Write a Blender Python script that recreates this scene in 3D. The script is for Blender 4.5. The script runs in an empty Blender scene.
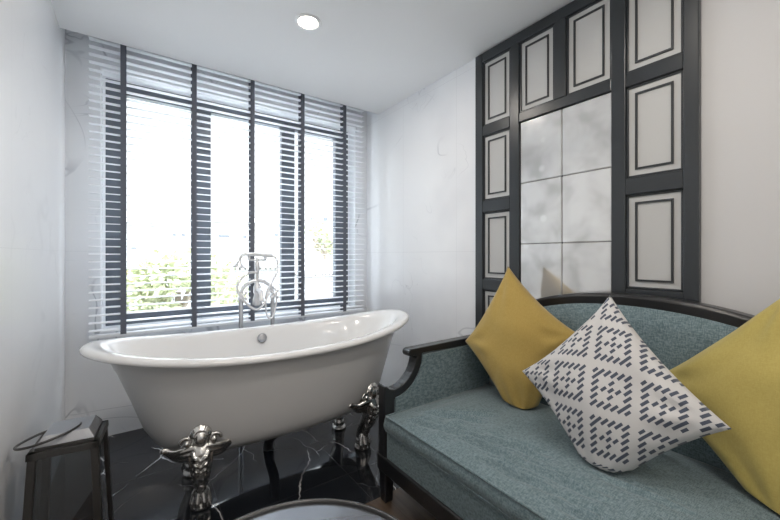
import bpy, bmesh, math, random
from mathutils import Vector, Matrix, noise
random.seed(7)
S = bpy.context.scene
COL = S.collection
PI = math.pi

# ------------------------------------------------------------------ camera frame (photo 780x520)
H = 1.157
YAW = math.atan2(256, 360)
FW = (math.sin(YAW), math.cos(YAW)); RT = (math.cos(YAW), -math.sin(YAW))
FOC = 360.0
def P(u, v=None, x=None, y=None, z=None):
    a = (u - 390) / FOC
    dx = FW[0] + a * RT[0]; dy = FW[1] + a * RT[1]
    dz = 0 if v is None else (255 - v) / FOC
    t = x / dx if x is not None else (y / dy if y is not None else (z - H) / dz)
    return Vector((dx * t, dy * t, H + dz * t))
def yat(u, x): return P(u, x=x).y
def xat(u, y): return P(u, y=y).x

XL, XR, YB, YC, ZC = -0.34, 1.805, 2.92, 2.72, 2.432
YREAR = -3.0

# ------------------------------------------------------------------ node helpers
class E:
    """a scalar node expression"""
    def __init__(s, nt, sock): s.nt, s.k = nt, sock
    def _m(s, op, o=None, c=None):
        n = s.nt.nodes.new('ShaderNodeMath'); n.operation = op
        for i, q in enumerate((s, o, c)):
            if q is None: continue
            if isinstance(q, E): s.nt.links.new(q.k, n.inputs[i])
            else: n.inputs[i].default_value = q
        return E(s.nt, n.outputs[0])
    def __add__(s, o): return s._m('ADD', o)
    def __sub__(s, o): return s._m('SUBTRACT', o)
    def __mul__(s, o): return s._m('MULTIPLY', o)
    def abs(s): return s._m('ABSOLUTE')
    def floor(s): return s._m('FLOOR')
    def frac(s): return s._m('FRACT')
    def lt(s, o): return s._m('LESS_THAN', o)
    def gt(s, o): return s._m('GREATER_THAN', o)
    def max(s, o): return s._m('MAXIMUM', o)
    def min(s, o): return s._m('MINIMUM', o)
    def wrap(s, p): return (s * (1 / p)).frac() * p - p / 2
    def smooth(s, a, b, to0=0.0, to1=1.0):
        n = s.nt.nodes.new('ShaderNodeMapRange'); n.interpolation_type = 'SMOOTHSTEP'
        s.nt.links.new(s.k, n.inputs['Value'])
        n.inputs['From Min'].default_value = a; n.inputs['From Max'].default_value = b
        n.inputs['To Min'].default_value = to0; n.inputs['To Max'].default_value = to1
        return E(s.nt, n.outputs['Result'])

def mat(name):
    m = bpy.data.materials.new(name); m.use_nodes = True
    nt = m.node_tree
    return m, nt, nt.nodes['Principled BSDF']
def simple(name, col, rough=0.5, metal=0.0, spec=None, coat=0.0, bump=None):
    m, nt, b = mat(name)
    b.inputs['Base Color'].default_value = (*col, 1); b.inputs['Roughness'].default_value = rough
    b.inputs['Metallic'].default_value = metal
    if spec is not None: b.inputs['Specular IOR Level'].default_value = spec
    b.inputs['Coat Weight'].default_value = coat
    if bump:
        n = noise_node(nt, obj_coord(nt), bump[0], 4)
        do_bump(nt, b, n, bump[1])
    return m
def obj_coord(nt, kind='Object', scale=None, rot=None):
    c = nt.nodes.new('ShaderNodeTexCoord').outputs[kind]
    if scale or rot:
        mp = nt.nodes.new('ShaderNodeMapping')
        if scale: mp.inputs['Scale'].default_value = scale
        if rot: mp.inputs['Rotation'].default_value = rot
        nt.links.new(c, mp.inputs['Vector']); c = mp.outputs[0]
    return c
def noise_node(nt, c, scale, detail=4, dist=0.0, rough=0.5):
    n = nt.nodes.new('ShaderNodeTexNoise'); nt.links.new(c, n.inputs['Vector'])
    n.inputs['Scale'].default_value = scale; n.inputs['Detail'].default_value = detail
    n.inputs['Distortion'].default_value = dist; n.inputs['Roughness'].default_value = rough
    return E(nt, n.outputs[0])
def mixc(nt, fac, a, b):
    n = nt.nodes.new('ShaderNodeMix'); n.data_type = 'RGBA'
    if isinstance(fac, E): nt.links.new(fac.k, n.inputs[0])
    else: n.inputs[0].default_value = fac
    for i, q in ((6, a), (7, b)):
        if isinstance(q, tuple): n.inputs[i].default_value = (*q, 1)
        else: nt.links.new(q, n.inputs[i])
    return n.outputs[2]
def do_bump(nt, b, h, strength, dist=0.01):
    n = nt.nodes.new('ShaderNodeBump'); n.inputs['Strength'].default_value = strength
    n.inputs['Distance'].default_value = dist
    nt.links.new(h.k, n.inputs['Height']); nt.links.new(n.outputs[0], b.inputs['Normal'])
def sepxyz(nt, c):
    s = nt.nodes.new('ShaderNodeSeparateXYZ'); nt.links.new(c, s.inputs[0])
    return [E(nt, s.outputs[i]) for i in range(3)]

def marble(name, base, vein, rough, vscale, width, amount, joints=None, jcol=None, soft=None, det=3, dist=0.7, cracks=False):
    m, nt, b = mat(name)
    c = obj_coord(nt)
    n1 = noise_node(nt, obj_coord(nt, scale=(1.2, 0.40, 0.8), rot=(0.3, 0.2, 0.6)), vscale, det, dist, 0.45)
    v1 = (n1 - 0.5).abs().smooth(0, width, 1, 0)
    mask = noise_node(nt, c, vscale * 1.3, 2).smooth(0.52 - amount, 0.72 - amount)
    n2 = noise_node(nt, obj_coord(nt, scale=(0.35, 1.1, 0.8), rot=(0.7, 0.4, 1.1)), vscale * 1.6, det, dist)
    v2 = (n2 - 0.5).abs().smooth(0, width * 0.6, 1, 0)
    mask2 = noise_node(nt, c, vscale * 0.9, 2).smooth(0.56 - amount, 0.7 - amount)
    f = (v1 * mask).max(v2 * mask2 * 0.7)
    if cracks:
        f = None
        for sc, wd, rt, of in ((1.9, 0.0075, 0.5, 0.0), (3.4, 0.006, 1.3, 3.7)):
            vm = nt.nodes.new('ShaderNodeVectorMath'); vm.operation = 'MULTIPLY_ADD'
            nz = nt.nodes.new('ShaderNodeTexNoise'); nz.inputs['Scale'].default_value = 6; nz.inputs['Detail'].default_value = 3; nt.links.new(c, nz.inputs['Vector'])
            nt.links.new(nz.outputs['Color'], vm.inputs[0]); vm.inputs[1].default_value = (0.09, 0.09, 0.0)
            nt.links.new(obj_coord(nt, scale=(1.0, 0.62, 1.0), rot=(0, 0, rt)), vm.inputs[2])
            vo = nt.nodes.new('ShaderNodeTexVoronoi'); vo.feature = 'DISTANCE_TO_EDGE'; vo.voronoi_dimensions = '2D'; vo.inputs['Scale'].default_value = sc
            nt.links.new(vm.outputs[0], vo.inputs['Vector'])
            mk = noise_node(nt, obj_coord(nt, rot=(of, 0, of)), 3.2, 2).smooth(0.47, 0.66)
            q = E(nt, vo.outputs['Distance']).smooth(0.001, wd, 1, 0) * mk
            f = q if f is None else f.max(q * 0.7)
    col = mixc(nt, f, base, vein)
    if soft:
        cl = noise_node(nt, c, vscale * 0.7, 3).smooth(0.45, 0.75)
        col = mixc(nt, cl * 0.5, col, soft) if False else mixc(nt, f, mixc(nt, cl, base, soft), vein)
    if joints:
        xyz = sepxyz(nt, c)
        j = None
        for i, (per, off, w) in joints.items():
            k = (xyz[i] + off).wrap(per).abs().gt(per / 2 - w)
            j = k if j is None else j.max(k)
        col = mixc(nt, j, col, jcol)
    nt.links.new(col, b.inputs['Base Color'])
    b.inputs['Roughness'].default_value = rough
    return m

def fabric(name, c1, c2, scale=260, bump=0.25, sheen=0.15, stretch=(1, 1, 1), big=None):
    m, nt, b = mat(name)
    a = noise_node(nt, obj_coord(nt, scale=(stretch[0], stretch[1] * 0.18, stretch[2])), scale, 3, 0, 0.6)
    d = noise_node(nt, obj_coord(nt, scale=(stretch[0] * 0.18, stretch[1], stretch[2] * 0.3)), scale, 3, 0, 0.6)
    f = (a + d) * 0.5
    col = mixc(nt, f.smooth(0.36, 0.64), c1, c2)
    nt.links.new(col, b.inputs['Base Color'])
    b.inputs['Roughness'].default_value = 0.9
    b.inputs['Sheen Weight'].default_value = sheen
    b.inputs['Specular IOR Level'].default_value = 0.2
    h = f
    if big:
        w = noise_node(nt, obj_coord(nt, scale=big[1]), big[0], 2, 0.6)
        h = f * 0.08 + w * 1.0
        do_bump(nt, b, h, bump, 0.02)
    else:
        do_bump(nt, b, h, bump, 0.003)
    return m

# ------------------------------------------------------------------ mesh builder
class MB:
    def __init__(s): s.v, s.f, s.uv = [], [], {}
    def add(s, verts, faces):
        o = len(s.v); s.v += [Vector(p) for p in verts]; s.f += [tuple(i + o for i in f) for f in faces]; return s
    def box(s, a, b):
        (x0, y0, z0), (x1, y1, z1) = a, b
        return s.add([(x0,y0,z0),(x1,y0,z0),(x1,y1,z0),(x0,y1,z0),(x0,y0,z1),(x1,y0,z1),(x1,y1,z1),(x0,y1,z1)],
                     [(3,2,1,0),(4,5,6,7),(0,1,5,4),(1,2,6,5),(2,3,7,6),(3,0,4,7)])
    def hexa(s, lo, hi):           # two quads, bottom and top
        return s.add(list(lo) + list(hi), [(3,2,1,0),(4,5,6,7),(0,1,5,4),(1,2,6,5),(2,3,7,6),(3,0,4,7)])
    def rings(s, rings, closed=True, cap0=True, cap1=True):
        n = len(rings[0]); vs = [p for r in rings for p in r]; fs = []
        for i in range(len(rings) - 1):
            for j in range(n if closed else n - 1):
                k = (j + 1) % n
                fs.append((i*n+j, i*n+k, (i+1)*n+k, (i+1)*n+j))
        if cap0: fs.append(tuple(reversed(range(n))))
        if cap1: fs.append(tuple((len(rings)-1)*n + j for j in range(n)))
        return s.add(vs, fs)
    def tube(s, pts, r, n=10, closed=False, cap=True):
        pts = [Vector(p) for p in pts]; m = len(pts)
        rr = r if isinstance(r, (list, tuple)) else [r] * m
        tan = []
        for i in range(m):
            a = pts[(i-1) % m] if (closed or i > 0) else pts[i]
            b = pts[(i+1) % m] if (closed or i < m-1) else pts[i]
            tan.append((b - a).normalized())
        up = Vector((0,0,1)) if abs(tan[0].z) < 0.9 else Vector((1,0,0))
        nrm = (up - tan[0] * up.dot(tan[0])).normalized()
        rings = []
        for i in range(m):
            nrm = (nrm - tan[i] * nrm.dot(tan[i])).normalized()
            bi = tan[i].cross(nrm)
            rings.append([pts[i] + (nrm*math.cos(2*PI*k/n) + bi*math.sin(2*PI*k/n)) * rr[i] for k in range(n)])
        if closed: rings.append(rings[0]); cap = False
        return s.rings(rings, True, cap, cap)
    def lathe(s, prof, c=(0,0,0), n=32, axis=None, ring=False):
        c = Vector(c)
        if axis is None: ex, ey, ez = Vector((1,0,0)), Vector((0,1,0)), Vector((0,0,1))
        else:
            ez = Vector(axis).normalized(); t = Vector((0,0,1)) if abs(ez.z) < .9 else Vector((1,0,0))
            ex = t.cross(ez).normalized(); ey = ez.cross(ex)
        rings = [[c + ex*r*math.cos(2*PI*k/n) + ey*r*math.sin(2*PI*k/n) + ez*h for k in range(n)] for r, h in prof]
        if ring: return s.rings(rings + [rings[0]], True, False, False)
        return s.rings(rings)
    def ball(s, c, r, n=12, sc=(1,1,1), m=None):
        c = Vector(c); rings = []
        for i in range(1, n):
            a = PI * i / n
            ring = []
            for k in range(2*n):
                p = Vector((math.sin(a)*math.cos(PI*k/n)*sc[0], math.sin(a)*math.sin(PI*k/n)*sc[1], -math.cos(a)*sc[2])) * r
                if m is not None: p = m @ p
                ring.append(c + p)
            rings.append(ring)
        return s.rings(rings)
    def prism(s, poly, y0, y1):    # polygon in (x, z) swept along y
        n = len(poly)
        return s.rings([[Vector((x, y0, z)) for x, z in poly], [Vector((x, y1, z)) for x, z in poly]])
    def build(s, name, m, root=None, smooth=False, bevel=0, seg=2, sub=0, remesh=0, local=False):
        me = bpy.data.meshes.new(name)
        base = Vector(root_base(root)) if (root is not None and not local) else Vector((0,0,0))
        me.from_pydata([p - base for p in s.v], [], s.f)
        bm = bmesh.new(); bm.from_mesh(me)
        bmesh.ops.recalc_face_normals(bm, faces=bm.faces)
        if s.uv:
            ul = bm.loops.layers.uv.new('UVMap'); bm.verts.ensure_lookup_table()
            for f in bm.faces:
                for l in f.loops: l[ul].uv = s.uv.get(l.vert.index, (0, 0))
        bm.to_mesh(me); bm.free()
        o = bpy.data.objects.new(name, me); COL.objects.link(o)
        if m is not None: me.materials.append(m)
        if root is not None: o.parent = root
        if smooth:
            for p in me.polygons: p.use_smooth = True
        if bevel:
            b = o.modifiers.new('bevel', 'BEVEL'); b.width = bevel; b.segments = seg; b.limit_method = 'ANGLE'; b.angle_limit = math.radians(40)
            b.harden_normals = False
        if remesh:
            r = o.modifiers.new('remesh', 'REMESH'); r.mode = 'VOXEL'; r.voxel_size = remesh; r.use_smooth_shade = True
            sm = o.modifiers.new('smooth', 'SMOOTH'); sm.iterations = 2; sm.factor = 0.5
        if sub:
            u = o.modifiers.new('subd', 'SUBSURF'); u.levels = sub; u.render_levels = sub
        return o
def root_base(o):
    p = Vector((0,0,0))
    while o is not None: p += o.location; o = o.parent
    return p
def tag(o, label, cat, group=None):
    o['label'] = label; o['category'] = cat
    if group: o['group'] = group
    return o
def thing(name, label, cat, loc=(0,0,0), rz=0, group=None):
    o = bpy.data.objects.new(name, None); COL.objects.link(o); o.empty_display_size = 0.1
    o.location = loc; o.rotation_euler = (0, 0, rz)
    return tag(o, label, cat, group)
def struct(o): o['kind'] = 'structure'; return o
def smoothpath(pts, n=8, closed=False):
    """Catmull-Rom through pts"""
    pts = [Vector(p) for p in pts]; m = len(pts); out = []
    for i in range(m if closed else m - 1):
        g = lambda k: pts[k % m] if closed else pts[max(0, min(m-1, k))]
        p0, p1, p2, p3 = g(i-1), g(i), g(i+1), g(i+2)
        for k in range(n):
            t = k / n
            out.append(0.5*((2*p1) + (p2-p0)*t + (2*p0-5*p1+4*p2-p3)*t*t + (3*p1-p0-3*p2+p3)*t**3))
    if not closed: out.append(pts[-1])
    return out

# ------------------------------------------------------------------ materials
M = {}
M['marble_white'] = marble('white marble tile', (0.85, 0.86, 0.875), (0.62, 0.63, 0.655), 0.28, 1.8, 0.010, 0.05,
                           joints={1: (0.6, 0.05, 0.0010), 2: (1.2, 0.02, 0.0010)}, jcol=(0.70, 0.71, 0.73), soft=(0.75, 0.76, 0.785))
M['marble_left'] = marble('white marble tile left', (0.85, 0.86, 0.875), (0.78, 0.79, 0.81), 0.24, 1.8, 0.010, 0.02,
                           joints={1: (0.6, 0.05, 0.0010), 2: (1.2, 0.02, 0.0010)}, jcol=(0.76, 0.77, 0.79), soft=(0.82, 0.83, 0.85))
M['marble_back'] = marble('white marble tile back', (0.82, 0.83, 0.845), (0.50, 0.51, 0.54), 0.15, 1.9, 0.012, 0.08,
                          joints={2: (1.2, 0.02, 0.0010)}, jcol=(0.70, 0.71, 0.73), soft=(0.72, 0.73, 0.755))
M['marble_black'] = marble('black marble tile', (0.011, 0.013, 0.017), (0.55, 0.55, 0.55), 0.05, 2.1, 0.0048, 0.10,
                           joints={0: (0.6, 0.28, 0.0012), 1: (0.6, 0.12, 0.0012)}, jcol=(0.045, 0.045, 0.05), soft=(0.016, 0.018, 0.022), cracks=True)
M['paint'] = simple('warm white wall paint', (0.57, 0.57, 0.575), 0.7, bump=(180, 0.04))
M['ceiling'] = simple('white ceiling paint', (0.90, 0.905, 0.91), 0.8)
M['reveal'] = simple('white window reveal', (0.92, 0.925, 0.935), 0.5)
M['slat'] = simple('white painted slat', (0.82, 0.835, 0.86), 0.45)
def translucent_slat():
    m, nt, b = mat('white slat, slightly translucent')
    b.inputs['Base Color'].default_value = (0.92, 0.93, 0.945, 1); b.inputs['Roughness'].default_value = 0.4
    t = nt.nodes.new('ShaderNodeBsdfTranslucent'); t.inputs[0].default_value = (0.92, 0.93, 0.945, 1)
    mx = nt.nodes.new('ShaderNodeMixShader'); mx.inputs[0].default_value = 0.30
    nt.links.new(b.outputs[0], mx.inputs[1]); nt.links.new(t.outputs[0], mx.inputs[2])
    nt.links.new(mx.outputs[0], nt.nodes['Material Output'].inputs[0])
    return m
M['slat'] = translucent_slat()
M['tape'] = simple('slate cloth tape', (0.135, 0.148, 0.18), 0.85)  # window glare painted into the paler, bluer tone of dark tape
M['win'] = simple('slate window frame', (0.115, 0.13, 0.155), 0.35)  # dark frame; flare around the panes is put into this lighter tone
M['black'] = simple('charcoal lacquer', (0.026, 0.031, 0.036), 0.30, spec=0.55, bump=(60, 0.03))
M['sofawood'] = simple('black stained wood', (0.013, 0.014, 0.016), 0.30, spec=0.6, bump=(50, 0.05))
M['panel'] = simple('pale grey panel', (0.48, 0.485, 0.48), 0.5)
M['bead'] = simple('charcoal bead', (0.022, 0.026, 0.03), 0.4)
M['tubout'] = simple('grey enamel', (0.56, 0.562, 0.562), 0.28, coat=0.2)
M['tubin'] = simple('white enamel', (0.76, 0.765, 0.77), 0.14, coat=0.3)
M['silver'] = simple('antique silver', (0.66, 0.65, 0.63), 0.27, 1.0)
M['chrome'] = simple('chrome', (0.86, 0.87, 0.89), 0.26, 0.55)
M['darkpipe'] = simple('dark pipe', (0.03, 0.03, 0.032), 0.4)
M['iron'] = simple('gunmetal', (0.085, 0.083, 0.080), 0.34, 0.85)
M['ironlight'] = simple('pale brushed metal', (0.36, 0.37, 0.39), 0.4, 0.85)
M['tabletop'] = simple('polished gunmetal', (0.19, 0.20, 0.22), 0.26, 0.7)
M['seat'] = fabric('teal tweed', (0.073, 0.116, 0.131), (0.195, 0.255, 0.275), 380, 0.35, 0.2, big=(3.2, (0.5, 2.6, 1)))
M['tweed'] = fabric('teal tweed flat', (0.073, 0.116, 0.131), (0.195, 0.255, 0.275), 290, 0.3, 0.2)
M['yellow'] = fabric('mustard cotton', (0.36, 0.252, 0.070), (0.40, 0.287, 0.088), 300, 0.22, 0.25, big=(5, (1, 1, 1)))
M['yellow2'] = fabric('lemon cotton', (0.41, 0.33, 0.097), (0.45, 0.37, 0.115), 300, 0.22, 0.25, big=(5, (1, 1, 1)))

def wood_floor():
    m, nt, b = mat('brown wood planks')
    c = obj_coord(nt)
    g = noise_node(nt, obj_coord(nt, scale=(1, 0.07, 1)), 40, 6, 0.6)
    p = noise_node(nt, obj_coord(nt, scale=(7, 0.8, 1)), 1.0, 1)
    col = mixc(nt, g.smooth(0.3, 0.7), (0.060, 0.041, 0.028), (0.125, 0.086, 0.058))
    col = mixc(nt, p.smooth(0.35, 0.65) * 0.5, col, (0.06, 0.045, 0.032))
    x = sepxyz(nt, c)[0].wrap(0.14).abs().gt(0.0688)
    col = mixc(nt, x, col, (0.03, 0.02, 0.014))
    nt.links.new(col, b.inputs['Base Color']); b.inputs['Roughness'].default_value = 0.35
    return m
M['wood'] = wood_floor()

def mirror_mat():
    m, nt, b = mat('antiqued mirror')
    c = obj_coord(nt)
    cl = noise_node(nt, c, 7, 2, 0.3, 0.5).smooth(0.36, 0.74)
    v = nt.nodes.new('ShaderNodeTexVoronoi'); v.inputs['Scale'].default_value = 7.0
    nt.links.new(c, v.inputs['Vector'])
    wob = noise_node(nt, c, 40, 3)
    spots = (E(nt, v.outputs['Distance']) + wob * 0.04).smooth(0.09, 0.21, 1, 0)
    col = mixc(nt, cl, (0.84, 0.84, 0.835), (0.60, 0.60, 0.595))
    col = mixc(nt, spots * 0.8, col, (0.97, 0.97, 0.965))
    nt.links.new(col, b.inputs['Base Color'])
    b.inputs['Metallic'].default_value = 0.62
    b.inputs['Roughness'].default_value = 0.10
    return m
M['mirror'] = mirror_mat()

def glass(name, tint=(1, 1, 1), boost=1.0):
    m = bpy.data.materials.new(name); m.use_nodes = True; nt = m.node_tree; nt.nodes.clear()
    out = nt.nodes.new('ShaderNodeOutputMaterial'); mx = nt.nodes.new('ShaderNodeMixShader')
    tr = nt.nodes.new('ShaderNodeBsdfTransparent'); tr.inputs[0].default_value = (*tint, 1)
    gl = nt.nodes.new('ShaderNodeBsdfGlossy'); gl.inputs['Roughness'].default_value = 0.02
    fr = nt.nodes.new('ShaderNodeFresnel'); geo = nt.nodes.new('ShaderNodeNewGeometry')
    nt.links.new((E(nt, geo.outputs['Backfacing']) * (1/1.45 - 1.45) + 1.45).k, fr.inputs[0])   # a thin pane reflects alike from both sides
    nt.links.new((E(nt, fr.outputs[0]) * boost).k, mx.inputs[0])
    nt.links.new(tr.outputs[0], mx.inputs[1]); nt.links.new(gl.outputs[0], mx.inputs[2])
    nt.links.new(mx.outputs[0], out.inputs[0])
    return m
M['glass'] = glass('window glass', (0.97, 0.98, 0.98))
M['lantern_glass'] = glass('smoky lantern glass', (0.66, 0.69, 0.71), 2.6)

def emit(name, col, st):
    m, nt, b = mat(name)
    b.inputs['Emission Color'].default_value = (*col, 1); b.inputs['Emission Strength'].default_value = st
    return m
M['lamp'] = emit('lit lamp lens', (1.0, 0.88, 0.70), 14)

def pattern_mat():
    m, nt, b = mat('white cotton with slate diamond dashes')
    uvs = obj_coord(nt, 'UV')
    u, v, _ = sepxyz(nt, uvs)
    h = 0.0318
    row = (v * (1 / h)).floor()
    vr = (row + 0.5) * h
    band = ((v * (1 / h)).frac() - 0.5).abs().lt(0.31)
    per = 14*h
    def lat(off):
        ul = (u + off).wrap(per).abs(); vl = (vr + off).wrap(per).abs()
        ring = ((ul + vl) - 0.150).abs().lt(0.031)
        mid = ((ul - 0.034).abs().lt(0.022)) * ((vl - h).abs().lt(0.01))
        mid0 = ul.lt(0.023) * vl.lt(0.01)
        mid = mid.max(ul.lt(0.020) * ((vl - 2*h).abs().lt(0.01)) * 0)
        return ring.max(mid.max(mid0))
    f = lat(3.5*h).max(lat(3.5*h + per / 2)) * band
    n = noise_node(nt, obj_coord(nt), 330, 2)
    col = mixc(nt, f, (0.52, 0.515, 0.515), (0.070, 0.082, 0.112))
    nt.links.new(col, b.inputs['Base Color']); b.inputs['Roughness'].default_value = 0.9
    b.inputs['Specular IOR Level'].default_value = 0.2; b.inputs['Sheen Weight'].default_value = 0.15
    do_bump(nt, b, n * 0.1 + f * 0.15 + noise_node(nt, obj_coord(nt), 7, 2) * 0.8, 0.25, 0.02)
    return m
M['pattern'] = pattern_mat()

# ------------------------------------------------------------------ the room
WX0, WX1, WZ0, WZ1 = -0.175, 1.682, 0.665, 2.345      # window opening
T = 0.16
b = MB()
b.box((XL-0.1, YB, 0), (WX0, YB+T, 2.62)); b.box((WX1, YB, 0), (XR+0.1, YB+T, 2.62))
b.box((WX0, YB, 0), (WX1, YB+T, WZ0)); b.box((WX0, YB, WZ1), (WX1, YB+T, 2.62))
struct(b.build('wall_back', M['marble_back']))
struct(MB().box((XL-0.1, YREAR, 0), (XL, YB, 2.62)).build('wall_left', M['marble_left']))
struct(MB().box((XR, 1.0, 0), (XR+0.1, YB, 2.62)).build('wall_right', M['marble_white']))
struct(MB().box((XR, YREAR, 0), (XR+0.1, 1.0, 2.62)).build('wall_right.001', M['paint']))
b = MB()   # rear wall with an unseen glazed opening, added to light the room
RX0, RX1, RZ0, RZ1 = 0.32, 1.18, 0.95, 2.25
b.box((XL-0.1, YREAR-0.1, 0), (RX0, YREAR, 2.62)); b.box((RX1, YREAR-0.1, 0), (XR+0.1, YREAR, 2.62))
b.box((RX0, YREAR-0.1, 0), (RX1, YREAR, RZ0)); b.box((RX0, YREAR-0.1, RZ1), (RX1, YREAR, 2.62))
struct(b.build('wall_rear', M['paint']))
YF = 1.43
struct(MB().box((XL-0.1, YF, -0.1), (XR+0.1, YB+0.1, 0)).build('floor', M['marble_black']))
struct(MB().box((XL-0.1, YREAR-0.1, -0.1), (XR+0.1, YF, 0)).build('floor.001', M['wood']))
b = MB(); b.box((XL-0.1, YREAR-0.1, ZC), (XR+0.1, YC, ZC+0.25)); b.box((XL-0.1, YC, 2.62), (XR+0.1, YB+T, ZC+0.25))
struct(b.build('ceiling', M['ceiling']))

# window: reveal lining, frame bars, sashes, panes, handle
YW = 3.035
win = bpy.data.objects.new('window_1', None); COL.objects.link(win); win.location = ((WX0+WX1)/2, YW, WZ0); struct(win)
b = MB(); e = 0.006
b.box((WX0, YB+0.001, WZ0), (WX0+e, YB+T, WZ1)); b.box((WX1-e, YB+0.001, WZ0), (WX1, YB+T, WZ1))
b.box((WX0, YB+0.001, WZ0), (WX1, YB+T, WZ0+e)); b.box((WX0, YB+0.001, WZ1-e), (WX1, YB+T, WZ1))
b.build('window_reveal', M['reveal'], win)
fx = lambda u: xat(u, YW)
x0, x1 = fx(105.5), fx(348)
z0, z1 = 0.685, 2.33
ZA, ZB = 0.765, 2.245                       # glass extents
b = MB()
b.box((x0, YW, z0), (fx(126.5), YW+0.06, z1)); b.box((fx(335.5), YW, z0), (x1, YW+0.06, z1))
b.box((fx(126.5), YW, z0), (fx(335.5), YW+0.06, ZA)); b.box((fx(126.5), YW, ZB), (fx(335.5), YW+0.06, z1))
b.build('window_frame', M['win'], win, bevel=0.003)
for ua, ub in ((193.5, 211), (281.5, 294.8), (299.8, 304)):
    MB().box((fx(ua), YW, ZA), (fx(ub), YW+0.06, ZB)).build('mullion', M['win'], win, bevel=0.003)
for ua, ub in ((126.5, 193.5), (211, 281.5), (294.8, 299.8), (304, 335.5)):
    MB().box((fx(ua), YW+0.028, ZA), (fx(ub), YW+0.033, ZB)).build('pane', M['glass'], win)
hx = fx(294.8); hz = P(295, 222, y=YW).z
b = MB(); b.box((hx-0.03, YW-0.02, hz-0.03), (hx-0.005, YW, hz+0.03)); b.box((hx-0.026, YW-0.035, hz-0.06), (hx-0.008, YW-0.018, hz+0.02))
b.build('window_handle', M['win'], win, bevel=0.003)
b = MB(); b.box((x0-0.0125, YW, z0-0.0135), (x0, YW+0.06, z1+0.0085)); b.box((x1, YW, z0-0.0135), (WX1-e, YW+0.06, z1+0.0085))
b.box((x0, YW, z0-0.0135), (x1, YW+0.06, z0)); b.box((x0, YW, z1), (x1, YW+0.06, z1+0.0085))
b.build('window_casing', M['reveal'], win)
# glazing of the added rear opening that brings in fill daylight
rw = bpy.data.objects.new('fill_window', None); COL.objects.link(rw); rw.location = (0.8, YREAR, RZ0); struct(rw)
b = MB()
for xx in (RX0, (RX0+RX1)/2-0.025, RX1-0.05): b.box((xx, YREAR-0.08, RZ0), (xx+0.05, YREAR-0.03, RZ1))
b.box((RX0, YREAR-0.08, RZ0), (RX1, YREAR-0.03, RZ0+0.06)); b.box((RX0, YREAR-0.08, RZ1-0.06), (RX1, YREAR-0.03, RZ1))
b.build('window_frame', M['win'], rw)
MB().box((RX0+0.05, YREAR-0.06, RZ0+0.06), (RX1-0.05, YREAR-0.055, RZ1-0.06)).build('pane', M['glass'], rw)

# ------------------------------------------------------------------ venetian blind
YBL = 2.80
bx0, bx1 = xat(88.3, YBL-0.025), xat(364.5, YBL-0.025)
bl = thing('venetian_blind', 'wide white slatted venetian blind with five dark cloth tapes across the window', 'blind', ((bx0+bx1)/2, YBL, 0.66))
b = MB(); pitch = 0.0462; zz = 0.700; ns = 0
zs = []
while zz < 2.55:
    zs.append(zz)
    sl = [(-0.025, -0.0008), (-0.012, 0.0016), (0.0, 0.0024), (0.012, 0.0016), (0.025, -0.0008)]
    sl = [(y, z + y*0.07) for y, z in sl]
    pr = [(y, z+0.0014) for y, z in sl] + [(y, z-0.0014) for y, z in reversed(sl)]
    b.rings([[Vector((x, YBL+y, zz+z)) for y, z in pr] for x in (bx0, bx1)])
    zz += pitch
b.build('slat_panel', M['slat'], bl)
MB().box((bx0, YBL-0.027, 0.655), (bx1, YBL+0.027, 0.673)).build('bottom_rail', M['slat'], bl, bevel=0.004)
MB().box((bx0, YBL-0.03, 2.565), (bx1, YBL+0.03, 2.615)).build('head_rail', M['slat'], bl, bevel=0.004)
for u in (123.4, 194.3, 252.6, 302.8, 344.8):
    cx = xat(u, YBL-0.028); w = 0.0148
    b = MB(); b.box((cx-w, YBL-0.0290, 0.668), (cx+w, YBL-0.0275, 2.565)); b.box((cx-w, YBL+0.0275, 0.668), (cx+w, YBL+0.029, 2.565))
    for z in zs: b.box((cx-0.004, YBL-0.0275, z-0.0030), (cx+0.004, YBL+0.0275, z-0.0020))
    b.build('ladder_tape', M['tape'], bl)

# ------------------------------------------------------------------ wall panelling with antiqued mirror
XF = 1.775
wp = thing('wall_panelling', 'tall charcoal framed wall panel with pale inset squares around antiqued mirror', 'wall panel', (XR, 1.0, 0.3))
def seg_y(ua, ub): return yat(ub, XF), yat(ua, XF)
YS = {k: yat(u, XF) for k, u in dict(out0=475.2, in0=482.4, a0=509.5, a1=518.8, c0=553.5, c1=565.6, b0=611, b1=625.3, in1=683, out1=699).items()}
ROW = [H+1.2625, (H+1.203, H+0.804), (H+0.742, H+0.339), (H+0.265, H-0.148), (H-0.215, H-0.63), H-0.70]
def stile(y0, y1, za, zb, name='stile'):
    MB().box((XF, min(y0,y1), za), (XR, max(y0,y1), zb)).build(name, M['black'], wp, bevel=0.004)
ZT, ZBOT = ROW[0], ROW[5]
stile(YS['out0'], YS['in0'], ZBOT, ZT); stile(YS['out1'], YS['in1'], ZBOT, ZT)
stile(YS['a0'], YS['a1'], ZBOT, ROW[1][0]); stile(YS['b0'], YS['b1'], ZBOT, ROW[1][0])
stile(YS['c0'], YS['c1'], ROW[1][1], ROW[1][0])
stile(YS['in0'], YS['in1'], ROW[1][0], ZT, 'rail')
stile(YS['a1'], YS['b0'], H+0.751, ROW[1][1], 'rail')
for ya, yb in ((YS['in0'], YS['a0']), (YS['b1'], YS['in1'])):
    for i in (1, 2, 3): stile(ya, yb, ROW[i+1][0], ROW[i][1], 'rail')
    stile(ya, yb, ZBOT, ROW[4][1], 'rail')
stile(YS['a1'], YS['b0'], ZBOT, H-0.285, 'rail')
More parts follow.
